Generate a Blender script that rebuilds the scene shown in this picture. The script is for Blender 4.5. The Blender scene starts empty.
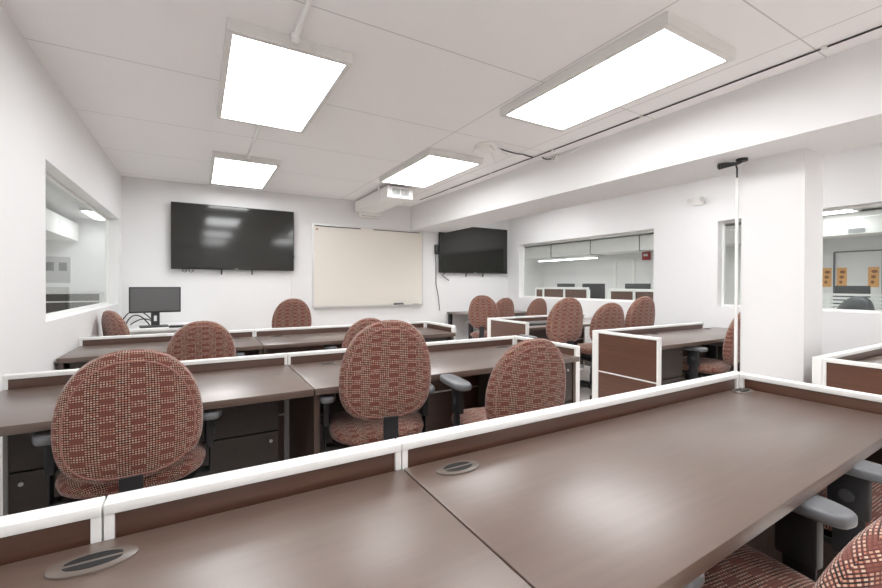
import bpy, bmesh, math, random
from mathutils import Vector, Matrix
random.seed(4)
sc = bpy.context.scene
COL = sc.collection
PI = math.pi

# ------------------------------------------------------------------ materials
MATS = {}
def newmat(name):
    m = bpy.data.materials.new(name); m.use_nodes = True
    nt = m.node_tree; b = nt.nodes['Principled BSDF']
    MATS[name] = m
    return m, nt, b
def plain(name, col, rough=.5, metal=0., spec=.5, noise=0., nscale=40., bump=0.):
    m, nt, b = newmat(name)
    b.inputs['Base Color'].default_value = (*col, 1)
    b.inputs['Roughness'].default_value = rough
    b.inputs['Metallic'].default_value = metal
    b.inputs['Specular IOR Level'].default_value = spec
    if noise or bump:
        tc = nt.nodes.new('ShaderNodeTexCoord'); n = nt.nodes.new('ShaderNodeTexNoise')
        n.inputs['Scale'].default_value = nscale; n.inputs['Detail'].default_value = 4
        nt.links.new(tc.outputs['Object'], n.inputs['Vector'])
        if noise:
            mx = nt.nodes.new('ShaderNodeMix'); mx.data_type = 'RGBA'
            mx.inputs[6].default_value = (*[c*(1-noise) for c in col], 1)
            mx.inputs[7].default_value = (*[min(1, c*(1+noise)) for c in col], 1)
            nt.links.new(n.outputs['Fac'], mx.inputs[0]); nt.links.new(mx.outputs[2], b.inputs['Base Color'])
        if bump:
            bp = nt.nodes.new('ShaderNodeBump'); bp.inputs['Strength'].default_value = bump; bp.inputs['Distance'].default_value = .002
            nt.links.new(n.outputs['Fac'], bp.inputs['Height']); nt.links.new(bp.outputs['Normal'], b.inputs['Normal'])
    return m
class NB:                                     # tiny node-math helper
    def __init__(s, nt): s.nt = nt
    def _in(s, node, i, v):
        if isinstance(v, (int, float)): node.inputs[i].default_value = v
        else: s.nt.links.new(v, node.inputs[i])
    def m(s, op, a, b=0., c=None):
        n = s.nt.nodes.new('ShaderNodeMath'); n.operation = op
        s._in(n, 0, a); s._in(n, 1, b)
        if c is not None: s._in(n, 2, c)
        return n.outputs[0]
    def mix(s, f, a, b):
        n = s.nt.nodes.new('ShaderNodeMix'); n.data_type = 'RGBA'
        s._in(n, 0, f)
        for i, v in ((6, a), (7, b)):
            if isinstance(v, tuple): n.inputs[i].default_value = (*v, 1)
            else: s.nt.links.new(v, n.inputs[i])
        return n.outputs[2]

plain('wall_paint', (.80, .797, .797), .62, noise=.012, nscale=3, bump=.04)
plain('beam_paint', (.80, .797, .797), .6, noise=.015, nscale=4)
plain('floor_vinyl', (.80, .745, .70), .4, noise=.06, nscale=30)
plain('lamp_housing', (.74, .73, .705), .5)
plain('white_metal', (.86, .86, .84), .38)
plain('aluminium', (.72, .72, .70), .35, metal=.6)
plain('steel', (.60, .60, .60), .28, metal=.9)
plain('black_plastic', (.022, .022, .024), .42)
plain('black_gloss', (.012, .012, .012), .12)
plain('dark_grey_plastic', (.06, .062, .066), .4)
plain('arm_grey', (.15, .155, .165), .28)
plain('dark_laminate', (.062, .050, .043), .35, noise=.18, nscale=60)
plain('white_plastic', (.84, .83, .80), .4)
plain('whiteboard_face', (.80, .755, .685), .3)
plain('grey_screen', (.12, .12, .12), .3)
plain('red_plastic', (.35, .03, .03), .4)
plain('orange_paper', (.78, .42, .16), .7)
plain('brown_ink', (.30, .13, .05), .7)
plain('poster_grey', (.45, .45, .45), .6)
plain('hole_black', (.006, .006, .006), .8)
plain('grommet_grey', (.13, .105, .09), .3)
plain('duct_white', (.83, .82, .80), .45)
plain('carpet_room', (.72, .69, .66), .7, noise=.08, nscale=50)
plain('white_laminate', (.85, .85, .84), .35)

def screen_mat():
    m, nt, b = newmat('screen_glass')
    b.inputs['Base Color'].default_value = (.018, .018, .016, 1)
    b.inputs['Roughness'].default_value = .09
    b.inputs['Specular IOR Level'].default_value = .6
screen_mat()
def wood_mat(name, c1, c2, rough, axis=0):
    m, nt, b = newmat(name); nb = NB(nt)
    tc = nt.nodes.new('ShaderNodeTexCoord'); mp = nt.nodes.new('ShaderNodeMapping')
    s = [3., 60., 60.] if axis == 0 else ([60., 3., 60.] if axis == 1 else [60., 60., 3.])
    mp.inputs['Scale'].default_value = s
    nt.links.new(tc.outputs['Object'], mp.inputs['Vector'])
    n = nt.nodes.new('ShaderNodeTexNoise'); n.inputs['Scale'].default_value = 1.; n.inputs['Detail'].default_value = 5
    nt.links.new(mp.outputs[0], n.inputs['Vector'])
    nt.links.new(nb.mix(n.outputs['Fac'], c1, c2), b.inputs['Base Color'])
    b.inputs['Roughness'].default_value = rough
    b.inputs['Specular IOR Level'].default_value = .55
    b.inputs['Coat Weight'].default_value = .7; b.inputs['Coat Roughness'].default_value = .38
wood_mat('espresso_top', (.092, .058, .044), (.138, .092, .070), .34, 0)
wood_mat('espresso_panel', (.060, .026, .017), (.125, .056, .035), .36, 0)
wood_mat('espresso_upright', (.06, .034, .025), (.10, .06, .045), .4, 2)
wood_mat('espresso_panel_side', (.065, .024, .013), (.150, .060, .032), .36, 1)

def ceiling_mat():
    m, nt, b = newmat('ceiling_board'); nb = NB(nt)
    tc = nt.nodes.new('ShaderNodeTexCoord'); sp = nt.nodes.new('ShaderNodeSeparateXYZ')
    nt.links.new(tc.outputs['Object'], sp.inputs[0])
    X, Y = sp.outputs[0], sp.outputs[1]
    # board joints every metre across, plus two long joints
    fy = nb.m('ABSOLUTE', nb.m('SUBTRACT', nb.m('FRACT', nb.m('ADD', nb.m('MULTIPLY', Y, .994), 10.57)), .5))
    line = nb.m('LESS_THAN', fy, .0035)
    for xs in (1.84, 2.66):
        l2 = nb.m('LESS_THAN', nb.m('ABSOLUTE', nb.m('SUBTRACT', X, xs)), .004)
        line = nb.m('MAXIMUM', line, l2)
    n = nt.nodes.new('ShaderNodeTexNoise'); n.inputs['Scale'].default_value = 2.5; n.inputs['Detail'].default_value = 3
    nt.links.new(tc.outputs['Object'], n.inputs['Vector'])
    base = nb.mix(n.outputs['Fac'], (.885, .862, .857), (.91, .892, .888))
    nt.links.new(nb.mix(line, base, (.60, .575, .565)), b.inputs['Base Color'])
    b.inputs['Roughness'].default_value = .7
ceiling_mat()

def fabric_mat():
    m, nt, b = newmat('woven_fabric'); nb = NB(nt)
    uv = nt.nodes.new('ShaderNodeUVMap'); sp = nt.nodes.new('ShaderNodeSeparateXYZ')
    nt.links.new(uv.outputs[0], sp.inputs[0])
    c = 1/.0084
    u = nb.m('MULTIPLY', nb.m('ADD', sp.outputs[0], 5.), c); v = nb.m('MULTIPLY', nb.m('ADD', sp.outputs[1], 5.), c)
    fu, fv = nb.m('FRACT', u), nb.m('FRACT', v)
    inu = nb.m('MULTIPLY', nb.m('GREATER_THAN', fu, .22), nb.m('LESS_THAN', fu, .80))
    inv = nb.m('MULTIPLY', nb.m('GREATER_THAN', fv, .25), nb.m('LESS_THAN', fv, .78))
    dot = nb.m('MULTIPLY', inu, inv)
    # plaid: ten threads across (five dense, five plain), five threads up (three dotted, two plain)
    bu = nb.m('FRACT', nb.m('DIVIDE', nb.m('FLOOR', u), 10.)); bv = nb.m('FRACT', nb.m('DIVIDE', nb.m('FLOOR', v), 5.))
    iu = nb.m('GREATER_THAN', bu, .45); iv = nb.m('GREATER_THAN', bv, .50)
    block = nb.m('MULTIPLY', iu, iv)
    free = nb.m('SUBTRACT', 1., block)
    black = nb.m('MULTIPLY', nb.m('MULTIPLY', nb.m('SUBTRACT', 1., iu), nb.m('SUBTRACT', 1., iv)), nb.m('SUBTRACT', 1., inv))
    mid = nb.m('MULTIPLY', nb.m('SUBTRACT', 1., inv), nb.m('ADD', .25, nb.m('MULTIPLY', free, .35)))
    base = nb.mix(mid, (.185, .060, .046), (.045, .022, .020))
    base = nb.mix(nb.m('MULTIPLY', black, .9), base, (.014, .012, .012))
    cell = nt.nodes.new('ShaderNodeCombineXYZ'); nt.links.new(nb.m('FLOOR', u), cell.inputs[0]); nt.links.new(nb.m('FLOOR', v), cell.inputs[1])
    wn = nt.nodes.new('ShaderNodeTexWhiteNoise'); wn.noise_dimensions = '2D'; nt.links.new(cell.outputs[0], wn.inputs['Vector'])
    cream = nb.mix(wn.outputs[0], (.56, .25, .17), (.80, .66, .51))
    amt = nb.m('MULTIPLY', dot, nb.m('ADD', nb.m('MULTIPLY', free, .66), .05))
    nt.links.new(nb.mix(amt, base, cream), b.inputs['Base Color'])
    b.inputs['Roughness'].default_value = .85; b.inputs['Specular IOR Level'].default_value = .2
    b.inputs['Sheen Weight'].default_value = .25
fabric_mat()
plain('fabric_edge', (.33, .17, .145), .85, spec=.2)

def light_mat(name, strength):
    m, nt, b = newmat(name)
    b.inputs['Base Color'].default_value = (.9, .9, .9, 1)
    b.inputs['Emission Color'].default_value = (.97, .985, 1, 1)
    b.inputs['Emission Strength'].default_value = strength
LIGHT = 10.5
light_mat('diffuser_lit', LIGHT)
light_mat('side_diffuser_lit', 9.)
def glass_mat():
    m, nt, b = newmat('window_glass')
    nt.nodes.remove(b)
    out = [n for n in nt.nodes if n.type == 'OUTPUT_MATERIAL'][0]
    t = nt.nodes.new('ShaderNodeBsdfTransparent'); t.inputs[0].default_value = (.95, .97, .96, 1)
    g = nt.nodes.new('ShaderNodeBsdfGlossy'); g.inputs['Roughness'].default_value = .01
    lw = nt.nodes.new('ShaderNodeLayerWeight'); nb = NB(nt)
    fac = nb.m('ADD', .022, nb.m('MULTIPLY', nb.m('POWER', lw.outputs['Facing'], 5.), .5))
    mx = nt.nodes.new('ShaderNodeMixShader')
    nt.links.new(fac, mx.inputs[0]); nt.links.new(t.outputs[0], mx.inputs[1]); nt.links.new(g.outputs[0], mx.inputs[2])
    nt.links.new(mx.outputs[0], out.inputs['Surface'])
glass_mat()

# ------------------------------------------------------------------ mesh building
class MB:
    def __init__(s): s.bm = bmesh.new(); s.uv = s.bm.loops.layers.uv.new('UVMap')
    def box(s, x0, x1, y0, y1, z0, z1, bev=0., seg=2, rz=0., piv=None):
        b = bmesh.new()
        vs = [b.verts.new((x, y, z)) for z in (z0, z1) for y in (y0, y1) for x in (x0, x1)]
        for f in ((0,2,3,1),(4,5,7,6),(0,1,5,4),(2,6,7,3),(0,4,6,2),(1,3,7,5)): b.faces.new([vs[i] for i in f])
        if bev: bmesh.ops.bevel(b, geom=b.edges[:], offset=bev, segments=seg, profile=.5, affect='EDGES')
        if rz:
            p = Vector(piv) if piv else Vector(((x0+x1)/2, (y0+y1)/2, 0))
            bmesh.ops.rotate(b, verts=b.verts[:], cent=p, matrix=Matrix.Rotation(rz, 3, 'Z'))
        s.merge(b); return s
    def merge(s, b):
        me = bpy.data.meshes.new('tmp'); b.to_mesh(me); b.free(); s.bm.from_mesh(me); bpy.data.meshes.remove(me)
    def prism(s, pts, z0, z1, bev=0., seg=2):
        b = bmesh.new(); n = len(pts)
        lo = [b.verts.new((x, y, z0)) for x, y in pts]; hi = [b.verts.new((x, y, z1)) for x, y in pts]
        b.faces.new(lo[::-1]); b.faces.new(hi)
        for i in range(n): b.faces.new((lo[i], lo[(i+1) % n], hi[(i+1) % n], hi[i]))
        bmesh.ops.recalc_face_normals(b, faces=b.faces[:])
        if bev:
            es = [e for e in b.edges if abs(e.verts[0].co.z-e.verts[1].co.z) < 1e-6 or n < 9]
            bmesh.ops.bevel(b, geom=es, offset=bev, segments=seg, profile=.5, affect='EDGES')
        s.merge(b); return s
    def tube(s, pts, r, n=8, cap=True, closed=False):
        pts = [Vector(p) for p in pts]; rings = []; N = len(pts)
        rr = r if isinstance(r, (list, tuple)) else [r]*N
        up = None
        for i, p in enumerate(pts):
            a = pts[(i-1) % N] if (closed or i) else p
            c = pts[(i+1) % N] if (closed or i < N-1) else p
            d = (c-a).normalized()
            if up is None:
                up = Vector((0, 0, 1)) if abs(d.z) < .9 else Vector((1, 0, 0))
            u = (up-d*up.dot(d)); u = u.normalized() if u.length > 1e-6 else d.orthogonal().normalized()
            up = u; w = d.cross(u)
            rings.append([s.bm.verts.new(p+(u*math.cos(2*PI*k/n)+w*math.sin(2*PI*k/n))*rr[i]) for k in range(n)])
        for i in range(N if closed else N-1):
            A, B = rings[i], rings[(i+1) % N]
            for k in range(n): s.bm.faces.new((A[k], A[(k+1) % n], B[(k+1) % n], B[k]))
        if cap and not closed: s.bm.faces.new(rings[0][::-1]); s.bm.faces.new(rings[-1])
        return s
    def cyl(s, p0, p1, r, n=16, r1=None): return s.tube([p0, p1], [r, r if r1 is None else r1], n)
    def lathe(s, prof, cx=0, cy=0, n=20):
        rings = [[s.bm.verts.new((cx+r*math.cos(2*PI*k/n), cy+r*math.sin(2*PI*k/n), z)) for k in range(n)] for r, z in prof]
        for A, B in zip(rings, rings[1:]):
            for k in range(n): s.bm.faces.new((A[k], A[(k+1) % n], B[(k+1) % n], B[k]))
        s.bm.faces.new(rings[0][::-1]); s.bm.faces.new(rings[-1]); return s
    def pillow(s, outline, T, warp, nring=9, k=2.6, mid=.0):
        """outline: function t -> (a, b); both faces swell by T/2; warp maps (a, b, h) to a point."""
        n = 56; f = {}
        def ring(sc_, sgn):
            h = (T/2)*(max(0., 1-sc_**k))**(1/k)*sgn
            out = []
            for i in range(n):
                a, b = outline(2*PI*i/n)
                v = s.bm.verts.new(warp(a*sc_, b*sc_, h)); q = sc_+(T/2-abs(h))/.21; f[v] = (a*q, b*q); out.append(v)
            return out
        levels = [1-(j/nring)**1.7 for j in range(nring)]           # 1 .. small
        seq = [ring(levels[j], 1) for j in range(nring-1, 0, -1)] + [ring(levels[0], 1)] + [ring(levels[j], -1) for j in range(1, nring)]
        faces = []
        for A, B in zip(seq, seq[1:]):
            for i in range(n): faces.append(s.bm.faces.new((A[i], A[(i+1) % n], B[(i+1) % n], B[i])))
        for R, sgn in ((seq[0], 1), (seq[-1], -1)):
            c = s.bm.verts.new(warp(0, 0, T/2*sgn)); f[c] = (0, 0)
            for i in range(n):
                faces.append(s.bm.faces.new((c, R[i], R[(i+1) % n]) if sgn < 0 else (c, R[(i+1) % n], R[i])))
        for fc in faces:
            for l in fc.loops: l[s.uv].uv = f[l.vert]
        return s
    def build(s, name, mat, parent=None, smooth=True, loc=None):
        bmesh.ops.recalc_face_normals(s.bm, faces=s.bm.faces[:])
        me = bpy.data.meshes.new(name); s.bm.to_mesh(me); s.bm.free()
        me.materials.append(MATS[mat])
        if smooth:
            me.polygons.foreach_set('use_smooth', [True]*len(me.polygons))
            try: me.set_sharp_from_angle(angle=math.radians(38))
            except Exception: pass
        o = bpy.data.objects.new(name, me); COL.objects.link(o)
        if parent is not None: o.parent = parent
        if loc: o.location = loc
        return o

def tag(o, label, cat, group=None, kind=None):
    if label: o['label'] = label
    if cat: o['category'] = cat
    if group: o['group'] = group
    if kind: o['kind'] = kind
    return o
def thing(name, label, cat, loc=(0, 0, 0), rz=0., group=None):
    o = bpy.data.objects.new(name, None); COL.objects.link(o); o.empty_display_size = .1
    o.location = loc; o.rotation_euler = (0, 0, rz)
    return tag(o, label, cat, group)
def struct(o): o['kind'] = 'structure'; return o
KIDS = {}
def kids(o): return [c for c in bpy.data.objects if c.parent == o]
def copy_tree(o, parent=None):
    c = o.copy(); COL.objects.link(c)
    if parent is not None: c.parent = parent
    for ch in kids(o): copy_tree(ch, c)
    return c
def box1(name, mat, b, bev=0., parent=None): return MB().box(*b, bev=bev).build(name, mat, parent)
def arc(p0, p1, p2, n=10):
    p0, p1, p2 = Vector(p0), Vector(p1), Vector(p2)
    return [p0*(1-t)**2+p1*2*t*(1-t)+p2*t*t for t in [i/n for i in range(n+1)]]

# ------------------------------------------------------------------ the room
ZC = 2.465            # ceiling
XL, XR, YB, YF = -.775, 5.02, 6.14, -3.2
WT = .12              # wall thickness
def wall_y(name, x0, x1, y0, y1, z0, z1, holes=(), mat='wall_paint'):
    """wall running along y with rectangular openings (ya, yb, za, zb)"""
    m = MB(); cur = y0
    for ya, yb, za, zb in sorted(holes):
        m.box(x0, x1, cur, ya, z0, z1); m.box(x0, x1, ya, yb, z0, za); m.box(x0, x1, ya, yb, zb, z1); cur = yb
    m.box(x0, x1, cur, y1, z0, z1)
    return struct(m.build(name, mat, smooth=False))
LW = (3.30, 5.93, .975, 1.935)
W1 = (3.25, 5.84, .975, 1.92); W2 = (-.14, 2.49, .965, 1.92)
struct(MB().box(XL-WT, XR+WT, YF-WT, YB+WT, -.1, 0).build('floor', 'floor_vinyl', smooth=False))
struct(MB().box(XL-WT, XR+WT, YF-WT, YB+WT, ZC, ZC+.1).build('ceiling', 'ceiling_board', smooth=False))
wall_y('wall_left', XL-WT, XL, YF-WT, YB+WT, 0, ZC, [LW])
wall_y('wall_right', XR, XR+WT, YF-WT, YB+WT, 0, ZC, [W1, W2])
struct(MB().box(XL, XR, YB, YB+WT, 0, ZC).build('wall_back', 'wall_paint', smooth=False))
struct(MB().box(XL, XR, YF-WT, YF, 0, ZC).build('wall_front', 'wall_paint', smooth=False))
ZB = 2.078
struct(MB().box(3.0, 3.62, YF, YB, ZB, ZC).build('ceiling_beam', 'beam_paint', smooth=False))
struct(MB().box(3.335, 3.62, 1.14, 1.50, 0, ZB).build('column', 'wall_paint', smooth=False))
struct(MB().box(XL, XL+.012, YF, YB, 0, .09).build('baseboard_left', 'dark_laminate', smooth=False))
struct(MB().box(XL+.012, XR-.012, YB-.012, YB, 0, .09).build('baseboard_back', 'dark_laminate', smooth=False))
struct(MB().box(XR-.012, XR, YF, YB, 0, .09).build('baseboard_right', 'dark_laminate', smooth=False))

def window(name, w, x_in, x_out):
    """frame set at the far side of the opening, with one pane"""
    ya, yb, za, zb = w; sgn = 1 if x_out > x_in else -1
    xa, xb = sorted((x_out-sgn*.03, x_out-sgn*.002)); f = .022
    m = MB()
    m.box(xa, xb, ya+.001, ya+f, za+.001, zb-.001); m.box(xa, xb, yb-f, yb-.001, za+.001, zb-.001)
    m.box(xa, xb, ya+f, yb-f, za+.001, za+f); m.box(xa, xb, ya+f, yb-f, zb-f, zb-.001)
    o = struct(m.build(name, 'white_metal', smooth=False))
    g = MB().box((xa+xb)/2-.003, (xa+xb)/2+.003, ya+f, yb-f, za+f, zb-f).build('window_pane', 'window_glass', o, smooth=False)
    return o
window('window_1', LW, XL, XL-WT)
window('window_2', W1, XR, XR+WT)
window('window_3', W2, XR, XR+WT)

# ------------------------------------------------------------------ ceiling lights
def ceiling_light(x0, y0, label, zc=ZC, w=.555, d=1.165, group='ceiling light panels', strength='diffuser_lit'):
    t = thing('ceiling_light', label, 'light', (x0+w/2, y0+d/2, zc), 0, group)
    m = MB(); hw, hd = w/2+.028, d/2+.035; z = -.058
    m.box(-hw, hw, -hd, -d/2, z, 0); m.box(-hw, hw, d/2, hd, z, 0)
    m.box(-hw, -w/2, -d/2, d/2, z, 0); m.box(w/2, hw, -d/2, d/2, z, 0)
    m.build('housing', 'lamp_housing', t, smooth=False)
    MB().box(-w/2, w/2, -d/2, d/2, z+.004, z+.012).build('diffuser', strength, t, smooth=False)
    return t
ceiling_light(.147, 2.26, 'large square-looking white light panel on ceiling, upper left of photo')
ceiling_light(.145, 4.56, 'smallest lit ceiling panel, nearest the large television on the back wall')
ceiling_light(1.895, 1.18, 'biggest long lit ceiling panel, at top right beside the beam')
ceiling_light(1.875, 3.44, 'lit ceiling panel in front of the vent duct grille')
for x, y, l in ((.147, -.04, 'lit ceiling panel directly above the camera'), (.147, -2.3, 'lit ceiling panel behind the camera on the left'),
                (1.895, -1.1, 'lit ceiling panel behind the camera beside the beam'), (3.68, 4.2, 'lit ceiling panel beyond the beam over the far right desks'),
                (3.68, 1.7, 'lit ceiling panel beyond the beam behind the column'), (3.68, -1.2, 'lit ceiling panel beyond the beam behind the camera')):
    ceiling_light(x, y, l)
def conduit(y0, y1, label):
    t = thing('ceiling_conduit', label, 'pipe', (.425, (y0+y1)/2, ZC), 0, 'white conduits between left ceiling lights')
    L = (y1-y0)/2
    MB().tube([(0, -L, -.014), (0, L, -.014)], .0125, 10).build('tube', 'white_metal', t)
    MB().box(-.02, .02, L-.03, L, -.035, 0, .004).build('coupling', 'white_metal', t)
conduit(1.2, 2.222, 'white ceiling conduit running into the large left light panel')
conduit(3.465, 4.52, 'short white ceiling conduit between the two left light panels')

# black tube standing in for the shadow gap of a conduit next to the beam
t = thing('conduit_shadow_line', 'dark shadow-gap line of a conduit along the ceiling beside the long beam', 'cable', (2.86, 2.5, ZC))
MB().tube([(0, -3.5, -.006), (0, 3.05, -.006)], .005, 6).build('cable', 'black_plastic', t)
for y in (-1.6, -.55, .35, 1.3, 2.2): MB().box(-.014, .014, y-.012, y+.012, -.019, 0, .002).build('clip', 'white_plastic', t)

# ceiling plate (access point) with three short arms and its cables
t = thing('wireless_access_point', 'white round ceiling device with four thin arms between right lights', 'access point', (2.27, 3.09, ZC))
MB().lathe([(.11, 0), (.115, -.012), (.095, -.034), (.04, -.044)]).build('body', 'white_plastic', t)
for a in (195, 255, 315, 30):
    a = math.radians(a); c, s_ = math.cos(a), math.sin(a)
    MB().tube([(c*.10, s_*.10, -.022), (c*.19, s_*.19, -.10)], [.007, .005], 8).build('antenna', 'white_plastic', t)
tag(MB().tube(arc((2.392, 3.06, ZC-.012), (2.55, 3.0, ZC-.06), (2.69, 3.08, ZC-.012))+arc((2.69, 3.08, ZC-.012), (2.76, 3.10, ZC-.012), (2.83, 3.10, ZC-.012))[1:], .0065, 6).build('black_cable', 'black_plastic'),
    'black cable drooping from the round ceiling device to the dark conduit line', 'cable')
t = thing('junction_socket', 'small white socket on the beam face with a loose white wire', 'socket', (3.0, 2.95, 2.425))
MB().cyl((0, 0, 0), (-.025, 0, 0), .036, 18).build('base', 'white_plastic', t)
fc = MB().cyl((-.0252, 0, 0), (-.034, 0, 0), .026, 16).build('socket_face', 'white_plastic', t)
for yy, zz in ((-.012, .006), (.012, .006), (0, -.012)): MB().cyl((-.0342, yy, zz), (-.0362, yy, zz), .006, 8).build('pin_hole', 'black_plastic', fc)
MB().tube(arc((-.01, .02, .01), (-.03, .10, .0), (-.06, .13, .037)), .006, 6).build('black_lead', 'black_plastic', t)
MB().tube(arc((-.012, -.03, -.01), (-.03, -.22, -.02), (-.012, -.40, .038)), .004, 6).build('white_wire', 'white_plastic', t)

# supply duct with grille, hung from the ceiling by the back wall
t = thing('air_duct', 'white rectangular air duct under the ceiling at back wall', 'duct', (2.20, 5.43, ZC))
DY = .62
MB().box(-.175, .175, -DY, DY, -.180, -.038).build('duct_body', 'duct_white', t, smooth=False)
m = MB(); gx0, gx1, gz0, gz1 = -.135, .135, -.165, -.05; y = -DY
m.box(gx0, gx1, y-.014, y, gz0, gz0+.018); m.box(gx0, gx1, y-.014, y, gz1-.018, gz1); m.box(gx0, gx0+.02, y-.014, y, gz0+.018, gz1-.018); m.box(gx1-.02, gx1, y-.014, y, gz0+.018, gz1-.018)
g = m.build('grille_frame', 'white_metal', t, smooth=False)
MB().box(gx0+.02, gx1-.02, y-.003, y-.001, gz0+.018, gz1-.018).build('grille_back', 'dark_grey_plastic', g, smooth=False)
m = MB()
for k in range(5): m.box(gx0+.02, gx1-.02, y-.010, y-.005, gz0+.026+k*.0145, gz0+.032+k*.0145)
m.box(-.004, .004, y-.012, y-.004, gz0+.018, gz1-.018)
m.build('louvre', 'white_metal', g, smooth=False)
for yy in (-.35,):
    MB().box(-.185, -.176, yy-.02, yy+.02, -.195, 0).build('hanger_strap', 'white_metal', t, smooth=False)
    MB().box(.176, .185, yy-.02, yy+.02, -.195, 0).build('hanger_strap', 'white_metal', t, smooth=False)
t = thing('wall_box', 'small white box on the back wall beneath the air duct', 'box', (2.26, YB, 2.215))
MB().box(-.15, .15, -.16, -.001, 0, .075, .006).build('case', 'white_plastic', t)
MB().box(-.15, .15, -.162, -.16, .008, .012).build('seam', 'dark_grey_plastic', t)

# ------------------------------------------------------------------ screens, board
def television(x0, x1, z0, z1, label):
    cx = (x0+x1)/2; w = (x1-x0)/2; h = z1-z0
    t = thing('television', label, 'television', (cx, YB, z0), 0)
    MB().box(-w, w, -.075, -.03, 0, h, .005).build('casing', 'black_plastic', t)
    MB().box(-w+.010, w-.010, -.0775, -.0752, .022, h-.010).build('screen', 'screen_glass', t, smooth=False)
    MB().box(-.35, .35, -.031, 0, .12, h-.15).build('wall_mount', 'black_plastic', t)
    for x in (-.17, .19): MB().box(x-.008, x+.008, -.05, -.035, -.065, .001, .003).build('mount_strap', 'black_plastic', t)
    MB().box(-.02, .02, -.079, -.077, .006, .014).build('maker_badge', 'aluminium', t)
    return t
t = television(-.285, 1.156, 1.385, 2.205, 'large black wall television left of the whiteboard')
for x in (-.58, -.51):
    MB().tube([(x+.024*math.cos(a), -.05, -.012+.026*math.sin(a)) for a in [2*PI*i/12 for i in range(12)]], .004, 6, closed=True).build('cable_loop', 'black_plastic', t)
MB().tube(arc((.70, -.02, .25), (.76, -.03, .20), (.70, -.02, .13)), .006, 6).build('cable_loop', 'black_plastic', t)
tag(MB().tube(arc((.615, -.035, .01), (.70, -.02, -.02), (.71, -.01, -.13))+[(.70, -.01, -.38), (.695, -.01, -.58)], .006, 6).build('power_cord', 'white_plastic', t), 'pale hanging cord', None)
t = television(3.50, 4.94, 1.40, 2.212, 'black wall television under the beam at far right corner')
MB().tube([(-.60, -.05, .005), (-.65, -.05, -.05), (-.62, -.05, -.07), (-.52, -.04, -.13)], .008, 6).build('antenna_lead', 'dark_grey_plastic', t)
t = thing('power_box', 'small black box on the wall at the left edge of the right television', 'box', (3.462, YB, 1.71))
MB().box(-.028, .028, -.05, 0, 0, .16, .006).build('case', 'black_plastic', t)
MB().tube(arc((0, -.03, .0), (-.04, -.04, -.06), (-.005, -.02, -.14))+[(0, -.015, -.5), (.05, -.012, -.72), (.075, -.012, -.95)], .007, 6).build('cord', 'arm_grey', t)

bx0, bx1, bz0, bz1 = 1.44, 3.195, .885, 2.055
t = thing('whiteboard', 'wide whiteboard with cream surface on the back wall between televisions', 'whiteboard', ((bx0+bx1)/2, YB, bz0))
w = (bx1-bx0)/2; h = bz1-bz0
MB().box(-w, w, -.016, 0, 0, h).build('board_surface', 'whiteboard_face', t, smooth=False)
m = MB(); f = .02
m.box(-w-f, w+f, -.024, 0, h, h+f); m.box(-w-f, w+f, -.024, 0, -f, 0); m.box(-w-f, -w, -.024, 0, 0, h); m.box(w, w+f, -.024, 0, 0, h)
m.build('frame', 'aluminium', t, smooth=False)
m = MB(); m.box(-w, w, -.085, -.024, -.022, -.012); m.box(-w, w, -.085, -.080, -.012, -.004); m.build('pen_tray', 'aluminium', t, smooth=False)
m = MB(); m.box(-w+.02, -w+.7, -.020, -.016, h-.018, h-.004); m.box(w-.85, w-.04, -.020, -.016, h-.016, h-.004); m.build('map_rail', 'dark_grey_plastic', t, smooth=False)
MB().box(-w+.03, -w+.06, -.0175, -.0158, h-.07, h-.05).build('red_sticker', 'red_plastic', t, smooth=False)
tag(MB().box(2.68, 2.84, YB-.078, YB-.034, .8732, .905, .006).build('board_eraser', 'dark_grey_plastic'), 'dark eraser resting on the whiteboard tray', 'eraser')
tag(MB().tube([(3.0, YB-.055, .8808), (3.12, YB-.055, .8808)], .0075, 8).build('marker_pen', 'dark_grey_plastic'), 'dark marker pen at right end of whiteboard tray', 'pen')

# emergency light, security camera, pole
t = thing('emergency_light', 'white twin-head emergency lamp high on the right wall', 'lamp', (XR, 2.68, 2.15))
MB().box(-.04, 0, -.06, .06, -.025, .035, .008).build('body', 'white_plastic', t)
for s_ in (-1, 1):
    hd = MB().cyl((-.045, s_*.065, .045), (-.095, s_*.072, .03), .02, 16, .034).build('lamp_head', 'white_plastic', t)
    MB().cyl((-.0955, s_*.072, .03), (-.099, s_*.0722, .029), .028, 16).build('lens', 'aluminium', hd)
t = thing('security_camera', 'black security camera under the beam beside the column', 'camera', (3.25, 1.48, ZB))
MB().cyl((0, -.02, 0), (0, -.02, -.018), .035, 18).build('mount', 'black_plastic', t)
MB().tube(arc((0, -.02, -.015), (-.005, .0, -.035), (-.03, .03, -.028)), .010, 8).build('arm', 'black_plastic', t)
bdy = MB().tube([(-.02, .01, -.030), (-.06, .06, -.034), (-.085, .085, -.040)], [.012, .021, .024], 14).build('camera_body', 'black_plastic', t)
MB().cyl((-.0852, .0852, -.040), (-.090, .090, -.041), .016, 14).build('lens', 'screen_glass', bdy)
t = thing('cable_pole', 'thin white pole standing against the column edge below the camera', 'pole', (3.305, 1.515, 0))
MB().cyl((0, 0, 0), (0, 0, 1.965), .0105, 12).build('raceway', 'white_metal', t)
MB().tube([(0, 0, 1.96), (0, 0, 2.03), (-.02, .0, 2.06)], .006, 8).build('black_lead', 'black_plastic', t)

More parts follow.
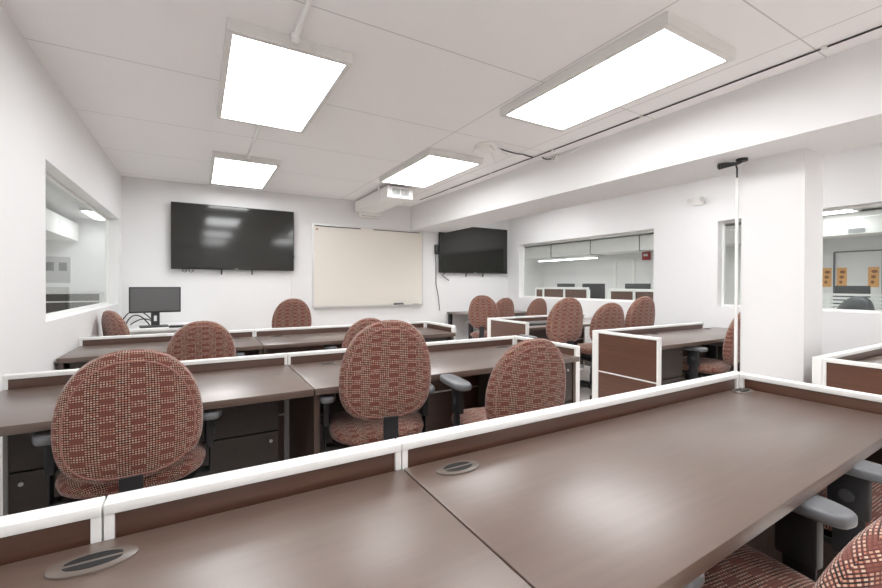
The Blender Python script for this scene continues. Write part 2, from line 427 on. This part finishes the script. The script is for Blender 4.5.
# ------------------------------------------------------------------ partitions
PT = .797; TH = .044
def panel(root, ax, c, a, b, low=True, joint=True, z0=0.):
    """one framed panel of a partition: along x (ax 0) at y=c, or along y (ax 1) at x=c, from a to b"""
    def bx(m, u0, u1, h, z0_, z1_, bev=0.):
        if ax == 0: m.box(u0, u1, c-h, c+h, z0_, z1_, bev)
        else: m.box(c-h, c+h, u0, u1, z0_, z1_, bev)
    pw = .016
    for u0, u1 in ((a, a+pw), (b-pw, b)):
        m = MB(); bx(m, u0, u1, TH/2-.002, .0, PT-.018, .0015); m.build('post', 'white_metal', root, smooth=False)
    m = MB(); bx(m, a, b, TH/2, PT-.020, PT, .002); m.build('top_rail', 'white_metal', root)
    m = MB(); bx(m, a+pw, b-pw, TH/2-.004, .035, .085); m.build('bottom_rail', 'white_metal', root, smooth=False)
    m = MB(); bx(m, a+pw, b-pw, TH/2-.010, .085, .440); m.build('infill_panel', 'espresso_panel' if ax == 0 else 'espresso_panel_side', root, smooth=False)
    m = MB(); bx(m, a+pw, b-pw, TH/2-.006, .440, .450); m.build('middle_rail', 'white_metal', root, smooth=False)
    m = MB(); bx(m, a+pw, b-pw, TH/2-.010, .450, PT-.020); m.build('infill_panel', 'espresso_panel' if ax == 0 else 'espresso_panel_side', root, smooth=False)
def partition(label, Y, xs, ret=None):
    """xs: joints of the back run; ret: (x, y_end) return panel toward the viewer"""
    t = thing('desk_partition', label, 'partition', (0, Y, 0), 0, 'low white-framed desk partitions')
    for a, b in zip(xs, xs[1:]): panel(t, 0, 0, a+.0015, b-.0015)
    for xr, ye in (ret or []):
        s_ = TH/2
        x = xr
        MB().box(x-s_, x+s_, -s_, s_, 0, PT+.001, .003).build('corner_post', 'white_metal', t, smooth=False)
        panel(t, 1, x, ye-Y, -s_-.001)
    return t
# left block: three rows
partition('nearest white-framed partition crossing the foreground behind the front desks', .995, [-.745, -.152, .452, 2.155], [(2.18, .37)])
partition('middle partition with white frame behind the second row of desks', 2.575, [-.745, .452, 2.155], [(2.18, 1.94)])
partition('farthest partition of the left block, below televisions, behind the third row', 4.07, [-.765, .435, 2.155], [(2.18, 3.50)])
# right block
partition('white-framed partition with wide brown end panel left of the column', 2.53, [3.095, 4.79], [(3.07, 1.93)])
partition('farthest right-hand partition in front of the chairs at the corner table', 4.10, [3.095, 4.72], [(3.07, 3.42)])
partition('partition at right photo edge behind the column foot', .975, [3.075, 4.99], [(3.05, .37)])

# ------------------------------------------------------------------ desks
DT = .735
def grommet(root, x, y, rot=0.):
    m = MB(); n = 32
    pts = [(x+.062*math.cos(2*PI*i/n), y+.034*math.sin(2*PI*i/n)) for i in range(n)]
    g = m.prism(pts, DT-.002, DT+.0035, .0015).build('cable_grommet', 'grommet_grey', root)
    m = MB()
    for sy in (-1, 1):
        m.prism([(x+.040*math.cos(PI*i/10*sy), y+sy*.004+.017*math.sin(PI*i/10*sy)) for i in range(11)][::sy], DT+.0030, DT+.0042)
    m.build('slot', 'hole_black', g, smooth=False)
def desk(label, x0, x1, yb, yf0, yf1=None, grom=(), left=True, right=True, grp='dark wood desks'):
    """desktop from back edge yb to front edge (yf0 at left end, yf1 at right end)"""
    yf1 = yf0 if yf1 is None else yf1
    t = thing('desk', label, 'desk', (0, 0, 0), 0, grp)
    MB().prism([(x0, yf0), (x1, yf1), (x1, yb), (x0, yb)], DT-.032, DT, .0035, 2).build('desktop', 'espresso_top', t)
    if left: MB().box(x0+.004, x0+.028, yf0+.03, yb-.02, 0, DT-.0325).build('side_panel', 'espresso_upright', t, smooth=False)
    if right: MB().box(x1-.028, x1-.004, yf1+.03, yb-.02, 0, DT-.0325).build('side_panel', 'espresso_upright', t, smooth=False)
    for g in grom: grommet(t, *g)
    return t
G = .0265
desk('front left desk, bottom left of photo, with oval cable grommet near its panel', -.742, .4495, .995-G, .37, .375, [(-.152, .90)])
desk('largest foreground desk with two grommets filling the lower right', .4525, 2.153, .995-G, .385, .44, [(.575, .90), (2.09, .93)])
desk('second-row desk at left edge, behind the nearest chair', -.742, .4495, 2.575-G, 1.90, None, [(-.15, 2.47)], False, False)
desk('second-row wide desk right of the seam, middle of the photo', .4525, 2.153, 2.575-G, 1.90, None, [(.66, 2.46), (1.98, 2.48)])
desk('third-row desk at left, below the left television', -.762, .4325, 4.07-G, 3.44, None, [(.27, 3.97)])
desk('third-row wide desk under the whiteboard', .4355, 2.153, 4.07-G, 3.44, 3.42, [(.62, 3.97)])
desk('right-block desk behind brown end panel left of the column', 3.097, 4.99, 2.53-G, 1.93, None, [(3.8, 2.44), (4.72, 2.44)])
desk('farthest right-block desk facing the back corner table', 3.097, 4.99, 4.10-G, 3.44, None, [(3.6, 4.0)])
desk('desk at the right photo edge below the side window', 3.077, 4.99, .975-G, .38, None, [(4.2, .88)])

def pedestal(x, yfront, depth, label, lockside=1, w=.36, grp='drawer pedestals under the desks'):
    t = thing('drawer_pedestal', label, 'drawer unit', (x, yfront, 0), 0, grp)
    MB().box(-w/2, w/2, .02, depth, .012, DT-.034).build('body', 'dark_laminate', t, smooth=False)
    zs = [(.02, .44), (.448, DT-.040)]
    for za, zb in zs:
        d = MB().box(-w/2+.002, w/2-.002, 0, .019, za, zb, .0015).build('drawer', 'dark_laminate', t, smooth=False)
        zl = zb-.045
        MB().cyl((lockside*(w/2-.04), -.005, zl), (lockside*(w/2-.04), .002, zl), .0085, 14).build('lock', 'steel', d)
    return t
pedestal(-.476, 2.30, .23, 'drawer unit under the second-row desk at left photo edge', -1)
pedestal(.185, 2.30, .23, 'drawer unit just right of the nearest chair, under second-row desk', 1)
pedestal(.672, 2.30, .23, 'drawer unit behind the central chair, under second-row desk', -1)
pedestal(1.935, 1.93, .55, 'drawer unit at right end of the second-row desks', 1)
pedestal(-.53, 3.50, .46, 'drawer unit under left end of the third-row desks', -1)
pedestal(1.935, 3.50, .46, 'drawer unit at right end of the third-row desks', 1)
pedestal(3.32, 2.0, .42, 'drawer unit behind the brown end panel, under right-block desk', 1)
pedestal(4.75, 2.0, .42, 'drawer unit by the right wall, behind the chair at the column', 1)

# laptop lying closed on the far right desk
t = thing('laptop', 'thin dark closed laptop lying on the farthest right-block desk', 'laptop', (3.42, 3.72, DT), .1)
MB().box(-.17, .17, -.12, .12, .0005, .014, .004).build('base', 'dark_grey_plastic', t)
MB().box(-.17, .17, -.12, .12, .0145, .021, .003).build('lid', 'black_plastic', t)

# ------------------------------------------------------------------ corner table, monitor table
t = thing('side_table', 'plain dark-legged table against the back wall under the right television', 'table', (4.31, 5.76, 0))
MB().box(-.64, .69, -.35, .355, .705, .735, .004).build('tabletop', 'espresso_top', t)
for x in (-.60, .65):
    for y in (-.31, .31): MB().box(x-.028, x+.028, y-.028, y+.028, 0, .705, .003).build('leg', 'black_plastic', t)
t = thing('tablet', 'flat black tablet lying on the corner table', 'tablet', (4.42, 5.62, .735), .3)
MB().box(-.12, .12, -.085, .085, .0005, .010, .003).build('body', 'black_plastic', t)
MB().box(-.108, .108, -.073, .073, .0102, .0112).build('screen', 'screen_glass', t)
t = thing('monitor_table', 'white-topped table along the back wall carrying the monitor', 'table', (-.33, 5.72, 0))
MB().box(-.42, .42, -.40, .40, .70, .73, .004).build('tabletop', 'white_laminate', t)
for x in (-.38, .38):
    for y in (-.36, .36): MB().box(x-.02, x+.02, y-.02, y+.02, 0, .70).build('leg', 'aluminium', t)

t = thing('monitor', 'grey desktop monitor on black stand at the back left corner', 'monitor', (-.40, 5.52, .73), math.radians(8))
MB().box(-.145, .115, -.10, .10, .0005, .014, .005).build('base', 'black_plastic', t)
m = MB(); m.box(-.040, -.014, .03, .055, .012, .30, .003); m.box(.014, .040, .03, .055, .012, .30, .003); m.box(-.015, .015, .03, .055, .012, .06); m.box(-.015, .015, .03, .055, .12, .30)
m.build('stand', 'dark_grey_plastic', t)
MB().box(-.235, .235, -.005, .03, .155, .435, .004).build('casing', 'black_plastic', t)
MB().box(-.222, .222, -.0065, -.0045, .172, .422).build('screen', 'grey_screen', t)
for k, (a, b, c) in enumerate((((-.75, 5.86, .75), (-.62, 5.70, 1.03), (-.44, 5.60, .80)), ((-.70, 5.80, .735), (-.60, 5.62, .97), (-.46, 5.62, .74)), ((-.66, 5.86, .735), (-.52, 5.74, .86), (-.42, 5.66, .76)))):
    tag(MB().tube(arc(a, b, c, 14), .0065, 6).build('monitor_cable', 'black_plastic'), ['highest black cable arching behind the monitor stand', 'middle black cable loop left of the monitor stand', 'lowest black cable loop left of the monitor stand'][k], 'cable', 'cables behind the monitor')
t = thing('keyboard', 'black keyboard in front of the monitor, partly hidden by the partition', 'keyboard', (-.10, 5.385, .73), .05)
MB().box(-.17, .17, -.065, .065, .0005, .016, .004).build('body', 'black_plastic', t)
m = MB()
for r in range(4):
    for c in range(12): m.box(-.158+c*.0265, -.158+c*.0265+.022, -.052+r*.027, -.052+r*.027+.022, .0155, .021)
m.build('keys', 'dark_grey_plastic', t, smooth=False)
t = thing('computer_mouse', 'small white mouse on the monitor table right of the stand', 'mouse', (-.03, 5.60, .73))
MB().pillow(lambda a: (.031*math.cos(a), .055*math.sin(a)), .05, lambda a, b, h: Vector((a, b, max(h, 0)+.0005)), 6, 2.2).build('shell', 'white_plastic', t)
MB().box(-.004, .004, .015, .035, .020, .0275, .002).build('wheel', 'dark_grey_plastic', t)

# ------------------------------------------------------------------ chairs
def sgnpow(v, p): return math.copysign(abs(v)**p, v)
def back_outline(t, w=.42, up=.275, dn=.18):
    c, s_ = math.cos(t), math.sin(t)
    if s_ >= 0: return w/2*sgnpow(c, 2/2.3), up*sgnpow(s_, 2/2.05)
    x = w/2*sgnpow(c, 2/3.0); z = dn*sgnpow(s_, 2/3.0)
    return x*(1-.06*(abs(z)/dn)**1.6), z
def seat_outline(t, w=.465, d=.43):
    c, s_ = math.cos(t), math.sin(t)
    return w/2*sgnpow(c, 2/3.0), d/2*sgnpow(s_, 2/3.0)
BZ = .76
def back_warp(a, b, h):
    y = -.235 - .07*b + .22*a*a - .35*(b+.08)**2          # reclined, gently dished
    return Vector((a, y+h, BZ+b))
def seat_warp(a, b, h):
    z = .495 - .9*max(0, b-.12)**2*4 + .18*a*a
    return Vector((a, b+.02, z+h))
def make_chair(label, cloth='woven_fabric', edge='fabric_edge', group='burgundy woven office chairs'):
    t = thing('office_chair', label, 'chair', (0, 0, 0), 0, group)
    MB().pillow(seat_outline, .10, seat_warp, 8, 2.8).build('seat', cloth, t)
    sp = MB().pillow(lambda q: tuple(v*.93 for v in seat_outline(q)), .03, lambda a, b, h: seat_warp(a, b, h)-Vector((0, 0, .048)), 4, 3).build('seat_shell', 'black_plastic', t)
    bk = MB().pillow(back_outline, .095, back_warp, 9, 2.9).build('backrest', cloth, t)
    s = .87; hh = -.0475*(1-s**2.9)**(1/2.9)
    MB().tube([back_warp(*(v*s for v in back_outline(2*PI*i/64)), hh-.0005) for i in range(64)], .0026, 6, closed=True).build('piping', edge, bk)
    # spine: flat bar from under the seat up the back
    pts = [(-.03, -.02, .425), (-.03, -.18, .421), (-.03, -.30, .43), (-.03, -.335, .47), (-.03, -.322, .56), (-.03, -.318, .62)]
    m = MB(); b = m.bm; rows = []
    for x, y, z in pts:
        rows.append([b.verts.new((-.032, y, z)), b.verts.new((.032, y, z)), b.verts.new((.032, y+(.012 if z > .42 else .0), z-(.0 if z > .42 else .014))), b.verts.new((-.032, y+(.012 if z > .42 else .0), z-(.0 if z > .42 else .014)))])
    for A, B in zip(rows, rows[1:]):
        for k in range(4): b.faces.new((A[k], A[(k+1) % 4], B[(k+1) % 4], B[k]))
    b.faces.new(rows[0][::-1]); b.faces.new(rows[-1])
    m.build('back_support', 'black_plastic', t)
    mech = MB().box(-.075, .075, -.13, .12, .365, .435, .01).build('tilt_mechanism', 'black_plastic', t)
    MB().tube([(.07, .03, .37), (.2, .04, .365), (.23, .04, .36)], [.005, .005, .012], 8).build('lever', 'black_plastic', mech)
    for sx in (-1, 1):
        # curved arm: bracket under the seat, upright post, soft pad
        m = MB()
        m.box(min(sx*.06, sx*.246), max(sx*.06, sx*.246), -.03, .03, .415, .427, .003)
        m.box(min(sx*.246, sx*.252), max(sx*.246, sx*.252), -.035, .035, .415, .60, .004)
        m.box(min(sx*.231, sx*.260), max(sx*.231, sx*.260), -.045, .045, .53, .655, .006)
        a = m.build('armrest', 'black_plastic', t)
        MB().cyl((sx*.260, .0, .59), (sx*.268, 0, .59), .017, 14).build('adjuster_button', 'dark_grey_plastic', a)
        m = MB(); n = 40
        pts = [(sx*.246+.046*sgnpow(math.cos(2*PI*i/n), 2/3.), .03+.135*sgnpow(math.sin(2*PI*i/n), 2/3.4)) for i in range(n)]
        m.prism(pts, .655, .687, .011, 3).build('arm_pad', 'arm_grey', a)
    g = MB(); g.lathe([(.03, .09), (.03, .22), (.025, .222), (.025, .30), (.018, .302), (.018, .42)])
    g.build('gas_lift', 'black_plastic', t)
    MB().lathe([(.045, .065), (.055, .075), (.055, .115), (.035, .13)]).build('base_hub', 'black_plastic', t)
    for k in range(5):
        a = 2*PI*k/5+.3; c, s_ = math.cos(a), math.sin(a)
        lg = MB().tube([(c*.04, s_*.04, .10), (c*.18, s_*.18, .092), (c*.29, s_*.29, .072)], [.026, .022, .014], 8).build('base_leg', 'black_plastic', t)
        m = MB(); px, py = c*.285, s_*.285; d = a+1.1; ux, uy = math.cos(d), math.sin(d)
        for q in (-1, 1):
            m.cyl((px+ux*.006*q, py+uy*.006*q, .0285), (px+ux*.024*q, py+uy*.024*q, .0285), .028, 16)
        m.cyl((px, py, .028), (px, py, .075), .007, 8)
        m.build('caster', 'black_plastic', lg)
    return t
proto = make_chair('x')
UPPER = ('seat', 'seat_shell', 'backrest', 'back_support', 'tilt_mechanism', 'armrest')
used = [False]
def place_chair(x, y, rot, top, label, seat_dz=0., arm_dz=0., sx=1.):
    """x, y: seat centre; rot: degrees counter-clockwise; top: height of the backrest top"""
    c = copy_tree(proto)
    c.location = (x, y, 0); c.rotation_euler = (0, 0, math.radians(rot)); c['label'] = label
    dz_back = top-1.033
    for ch in kids(c):
        n = ch.name.split('.')[0]
        if n in ('backrest', 'back_support'): ch.location.z = dz_back
        elif n in ('seat', 'seat_shell', 'tilt_mechanism'): ch.location.z = seat_dz
        elif n == 'armrest': ch.location.z = arm_dz if arm_dz else seat_dz
        if n == 'backrest' and sx != 1.: ch.scale.x = sx
    if 'right photo edge' in label:                        # its star base stands turned, clear of the panel
        for ch in kids(c):
            if ch.name.startswith('base_leg'): ch.rotation_euler.z = .328
    return c
CH = [
 (-.205, 2.00, 3, .985, 'nearest burgundy chair at left, its broad back cut by the foreground partition'),
 (.772, 1.97, -10, 1.048, 'central burgundy chair with black spine bar, between second-row desks and foreground partition'),
 (1.340, 1.69, -8, .964, 'burgundy chair turned toward the desk with pale left arm pad, right of centre'),
 (.015, 3.50, 2, .955, 'burgundy chair back rising over the second-row partition, below the left television'),
 (1.21, 3.50, -3, .93, 'burgundy chair peeking out from behind the central chair'),
 (-.42, 4.80, -60, .965, 'leftmost burgundy chair beside the left wall in front of the monitor'),
 (.89, 5.00, 0, 1.045, 'burgundy chair standing alone before the back wall between television and whiteboard'),
 (3.48, 4.70, -50, 1.06, 'angled burgundy chair at the left end of the corner table'),
 (4.10, 5.36, 0, 1.0, 'small burgundy chair at the corner table under the right television'),
 (4.68, 5.24, 0, .99, 'burgundy chair at the corner table before the far end of the long window'),
 (3.13, 3.15, -8, 1.08, 'tall burgundy chair at the left end of the farthest right desk'),
 (3.76, 3.14, -12, 1.02, 'middle burgundy chair of the three behind the brown end panel'),
 (4.38, 3.20, -8, 1.075, 'rightmost burgundy chair of the three below the long window'),
 (3.84, 2.02, 12, .99, 'burgundy chair half hidden behind the column and white pole'),
 (1.01, .47, -8, .868, 'closest burgundy chair in the bottom right corner, cropped by the photo'),
 (1.84, .44, 0, 1.0, 'burgundy chair at the right photo edge, under the large foreground desk'),
]
for i, (x, y, r, top, lab) in enumerate(CH):
    place_chair(x, y, r, top, lab, arm_dz={2: .05, 14: .015, 15: .025}.get(i, 0.))
dark = make_chair('dark grey office chair beyond the window right of the column', 'dark_grey_plastic', 'black_plastic', None)
dark.location = (5.68, 1.72, 0); dark.rotation_euler = (0, 0, math.radians(60))
for ch in kids(dark):
    if ch.name.split('.')[0] in ('backrest', 'back_support'): ch.location.z = .06
def drop(o):
    for c in kids(o): drop(c)
    bpy.data.objects.remove(o)
drop(proto)

# ------------------------------------------------------------------ the neighbouring rooms
RX0, RX1, RY0, RY1 = XR+WT, 10.4, -2.5, 10.8
struct(MB().box(RX0, RX1+WT, RY0, RY1+WT, -.1, 0).build('floor_side_room', 'carpet_room', smooth=False))
struct(MB().box(RX0, RX1+WT, RY0, RY1+WT, ZC, ZC+.1).build('ceiling_side_room', 'wall_paint', smooth=False))
struct(MB().box(RX1, RX1+WT, RY0, RY1+WT, 0, ZC).build('wall_side_room_far', 'wall_paint', smooth=False))
struct(MB().box(RX0, RX1, RY1, RY1+WT, 0, ZC).build('wall_side_room_back', 'wall_paint', smooth=False))
struct(MB().box(RX0, RX1, RY0-WT, RY0, 0, ZC).build('wall_side_room_front', 'wall_paint', smooth=False))
struct(MB().box(RX0-WT, RX0, YB+WT, RY1+WT, 0, ZC).build('wall_side_room_near', 'wall_paint', smooth=False))
for x, y, l in ((6.3, 7.2, 'lit panel in the right neighbouring room seen through the long window'), (6.3, 4.4, 'lit panel high in the neighbouring room above the long window'),  # some of these panels are extra, added to brighten the side room
                (7.6, 8.4, 'lit panel deep in the neighbouring room beyond the long window'), (7.7, 5.6, 'lit panel in the middle of the neighbouring room'),
                (5.7, 1.9, 'lit panel close behind the window right of the column'), (6.3, -.9, 'lit panel of the neighbouring room out of the photo to the right')):
    ceiling_light(x, y, l, group='neighbouring room ceiling lights', strength='side_diffuser_lit')
ceiling_light(8.42, 2.48, 'lit panel seen through the window right of the column', w=.85, d=.5, group='neighbouring room ceiling lights', strength='side_diffuser_lit')
# duct along the far side of that room, in sections
t = thing('wide_duct', 'white sectioned duct across the neighbouring room behind the long window', 'duct', (9.75, 5.5, ZC))
for k in range(7):
    MB().box(-.3, .3, -5+k*1.5, -5+k*1.5+1.48, -.405, -.04).build('duct_section', 'duct_white', t, smooth=False)
    MB().box(-.31, .31, -5+k*1.5+1.48, -5+k*1.5+1.5, -.42, -.03).build('joint_flange', 'arm_grey', t, smooth=False)
m = MB(); m.box(-.312, -.301, -3.09, -2.83, -.40, -.30); m.build('grille_frame', 'white_metal', t, smooth=False)
m = MB()
for k in range(5): m.box(-.318, -.3125, -3.065, -2.855, -.386+k*.016, -.377+k*.016)
m.build('louvre', 'arm_grey', t, smooth=False)
t = thing('wall_lamp_strip', 'long lit fluorescent strip below the duct in the neighbouring room', 'light', (9.25, 8.7, 1.93))
MB().box(-.06, .06, -1.1, 1.1, 0, .05, .004).build('casing', 'white_metal', t)
MB().box(-.045, .045, -1.08, 1.08, -.012, -.0005).build('tube_cover', 'diffuser_lit', t)
MB().box(-.01, .01, -.8, -.78, .05, .075).build('hanger', 'aluminium', t); MB().box(-.01, .01, .78, .8, .05, .075).build('hanger', 'aluminium', t)
t = thing('fire_alarm', 'red fire alarm box seen through right end of the long window', 'alarm', (RX1, 6.92, 2.0))
MB().box(-.06, 0, -.11, .11, -.13, .13, .01).build('case', 'red_plastic', t)
MB().box(-.066, -.06, -.06, .06, -.03, .03).build('handle', 'white_plastic', t)
def far_partition(x, y0, y1, z, label):
    t = thing('office_screen', label, 'partition', (x, (y0+y1)/2, 0), 0, 'office screens in the neighbouring room')
    L = (y1-y0)/2; n = 2
    MB().box(-.03, .03, -L, L, z-.05, z, .004).build('top_rail', 'white_metal', t)
    for k in range(n+1):
        y = -L+2*L*k/n; MB().box(-.028, .028, y-.025, y+.025, 0, z-.05).build('post', 'white_metal', t, smooth=False)
    for k in range(n): MB().box(-.015, .015, -L+2*L*k/n+.025, -L+2*L*(k+1)/n-.025, .05, z-.05).build('infill_panel', 'espresso_panel_side', t, smooth=False)
far_partition(7.1, 6.05, 7.35, 1.15, 'dark office screen with white frame left of centre in the long window')
far_partition(6.9, 4.3, 5.35, 1.13, 'dark office screen with white frame at right end of the long window')
far_partition(8.3, 7.4, 8.9, 1.12, 'grey distant office screen at left end of the long window')
def far_monitor(x, y, z, rz, label, hw=.26):
    t = thing('monitor', label, 'monitor', (x, y, z), rz, 'monitors in the neighbouring room')
    MB().box(-.02, .02, -hw, hw, .12, .45, .006).build('casing', 'dark_grey_plastic', t)
    MB().box(-.03, .0, -.03, .03, .01, .16).build('stand', 'black_plastic', t)
    MB().box(-.1, .1, -.12, .12, 0, .012, .004).build('base', 'black_plastic', t)
def far_desk(x0, x1, y0, y1, label, z=.78):
    t = thing('desk', label, 'desk', ((x0+x1)/2, (y0+y1)/2, 0), 0, 'desks in the neighbouring room')
    w, d = (x1-x0)/2, (y1-y0)/2
    MB().box(-w, w, -d, d, z-.035, z, .004).build('desktop', 'white_laminate', t)
    for sy in (-1, 1): MB().box(-w+.02, w-.02, min(sy*d, sy*(d-.03)), max(sy*d, sy*(d-.03)), 0, z-.035).build('side_panel', 'white_laminate', t, smooth=False)
far_desk(7.2, 7.9, 6.0, 7.3, 'white desk behind the left screen in the long window')
far_desk(7.0, 7.7, 4.3, 5.4, 'white desk behind the right screen in the long window')
far_desk(8.2, 8.9, 1.6, 3.0, 'white desk seen through the window right of the column', .75)
far_monitor(7.5, 7.05, .78, 0, 'dark monitor left of centre through the long window')
far_monitor(7.5, 6.25, .78, .2, 'dark monitor in the middle of the long window view')
far_monitor(7.3, 5.05, .78, 0, 'dark monitor right of centre through the long window')
far_monitor(7.35, 4.42, .78, -.1, 'rightmost dark monitor through the long window')
far_monitor(8.6, 2.36, .7505, 0, 'dark monitor seen through the window right of the column', .2)
# white slatted screens below that window view
t = thing('slatted_screen', 'white horizontal slatted screen seen through the window right of the column', 'screen', (6.2, 1.9, 0))
for k in range(5): MB().box(-.02, .02, -.9, .9, .93+k*.04, .955+k*.04).build('slat', 'white_metal', t, smooth=False)
for y in (-.88, 0, .88): MB().box(-.012, .012, y-.02, y+.02, 0, 1.11).build('post', 'white_metal', t, smooth=False)
# notices and framed doorway on the far wall
for y, l in ((3.21, 'orange notice on the far wall nearest the column edge'), (2.995, 'second orange notice on the far wall, right of the door line'), (2.57, 'orange notice on the far wall at the right photo edge')):
    t = thing('notice', l, 'notice', (RX1, y, 1.357), 0, 'orange notices')
    MB().box(-.006, 0, -.07, .07, -.18, .18).build('sheet', 'orange_paper', t, smooth=False)
    m = MB()
    for k in range(3): m.pillow(lambda q: ((.04-.008*k)*math.cos(q), .03*math.sin(q)), .002, lambda a, b, h, k=k: Vector((-.007+h, a+.012*k-.012, b+.10-.095*k)), 3, 2)
    m.build('print_mark', 'brown_ink', t)
m = MB()
for y in (2.45, 3.10): m.box(RX1-.03, RX1, y-.012, y+.012, 0, 1.82)
m.box(RX1-.03, RX1, 2.45, 3.10, 1.82, 1.84)
struct(m.build('trim_1', 'arm_grey', smooth=False))
m = MB()
for y in (7.3, 7.9): m.box(RX1-.03, RX1, y-.035, y+.035, 0, 1.85)
m.box(RX1-.03, RX1, 7.265, 7.935, 1.85, 1.92)
struct(m.build('trim_2', 'white_metal', smooth=False))

# left neighbouring room
LX1, LX0, LY0, LY1 = XL-WT, -4.6, 1.5, 10.6
struct(MB().box(LX0-WT, LX1, LY0-WT, LY1+WT, -.1, 0).build('floor_left_room', 'carpet_room', smooth=False))
struct(MB().box(LX0-WT, LX1, LY0-WT, LY1+WT, ZC, ZC+.1).build('ceiling_left_room', 'wall_paint', smooth=False))
struct(MB().box(LX0-WT, LX0, LY0-WT, LY1+WT, 0, ZC).build('wall_left_room_far', 'wall_paint', smooth=False))
struct(MB().box(LX0, LX1, LY1, LY1+WT, 0, ZC).build('wall_left_room_back', 'wall_paint', smooth=False))
struct(MB().box(LX0, LX1, LY0-WT, LY0, 0, ZC).build('wall_left_room_front', 'wall_paint', smooth=False))
struct(MB().box(XL-WT, XL, YB+WT, LY1+WT, 0, ZC).build('wall_left_room_near', 'wall_paint', smooth=False))
for x, y, l in ((-1.68, 9.0, 'lit ceiling panel glimpsed through the left window'), (-3.6, 3.4, 'added lit ceiling panel of the left room near its front'), (-3.6, 6.4, 'added lit ceiling panel of the left room at mid depth'), (-1.75, 3.3, 'added lit ceiling panel of the left room close to the left wall')):  # all but the glimpsed panel are added to brighten the left room
    ceiling_light(x, y, l, group='left room ceiling lights', strength='side_diffuser_lit')
t = thing('wide_duct', 'white boxed duct seen through the left window', 'duct', (-2.25, 8.6, ZC))
for k in range(3): MB().box(-.25, .25, -1.95+k*1.3, -1.95+k*1.3+1.29, -.45, -.12).build('duct_section', 'duct_white', t, smooth=False)
MB().box(-.16, .16, -1.99, -1.952, -.40, -.16).build('grille', 'arm_grey', t)
t = thing('office_screen', 'dark screen with white frame behind the left window', 'partition', (-1.75, 7.8, 0))
MB().box(-.72, .55, -.03, .03, 1.05, 1.08, .004).build('top_rail', 'white_metal', t)
for x in (-.70, -.1, .53): MB().box(x-.022, x+.022, -.028, .028, 0, 1.05).build('post', 'white_metal', t, smooth=False)
MB().box(-.68, -.12, -.015, .015, .05, 1.05).build('infill_panel', 'dark_laminate', t, smooth=False)
MB().box(-.08, .51, -.015, .015, .05, 1.05).build('infill_panel', 'dark_laminate', t, smooth=False)
m = MB(); m.box(-.68, .51, -.022, .022, .93, .95); m.build('middle_rail', 'white_metal', t, smooth=False)
t = thing('poster', 'grey poster with dark panels glimpsed through the left window', 'poster', (-2.33, LY1, 1.46))
MB().box(-.22, .20, -.01, 0, -.25, .25).build('sheet', 'poster_grey', t, smooth=False)
for x in (-.10, .09): MB().box(x-.06, x+.06, -.012, -.0095, -.02, .14).build('print_mark', 'dark_grey_plastic', t, smooth=False)

# ------------------------------------------------------------------ world, camera, view
w = bpy.data.worlds.new('World'); sc.world = w; w.use_nodes = True
w.node_tree.nodes['Background'].inputs[0].default_value = (.9, .92, 1, 1)
w.node_tree.nodes['Background'].inputs[1].default_value = .5
F, YAW, PITCH, ROLL, SY = 418.28, .526406, .0059609, .0030687, -7.283
f = Vector((math.sin(YAW)*math.cos(PITCH), math.cos(YAW)*math.cos(PITCH), -math.sin(PITCH)))
r = Vector((math.cos(YAW), -math.sin(YAW), 0)); u = r.cross(f)
r2 = r*math.cos(ROLL)+u*math.sin(ROLL); u2 = -r*math.sin(ROLL)+u*math.cos(ROLL)
cd = bpy.data.cameras.new('Camera'); cam = bpy.data.objects.new('Camera', cd); COL.objects.link(cam)
M = Matrix((r2, u2, -f)).transposed().to_4x4(); M.translation = (0, 0, 1.205)
cam.matrix_world = M
cd.sensor_fit = 'HORIZONTAL'; cd.sensor_width = 36; cd.lens = F/882*36; cd.shift_y = SY/882; cd.clip_start = .02
sc.camera = cam
vs = sc.view_settings
vs.view_transform = 'Standard'; vs.look = 'None'; vs.gamma = 1; vs.use_curve_mapping = False
vs.exposure = 0.13
sc.cycles.max_bounces = 12; sc.cycles.diffuse_bounces = 8; sc.cycles.glossy_bounces = 4; sc.cycles.transparent_max_bounces = 12
sc.cycles.use_denoising = True
sc.cycles.sample_clamp_indirect = 8
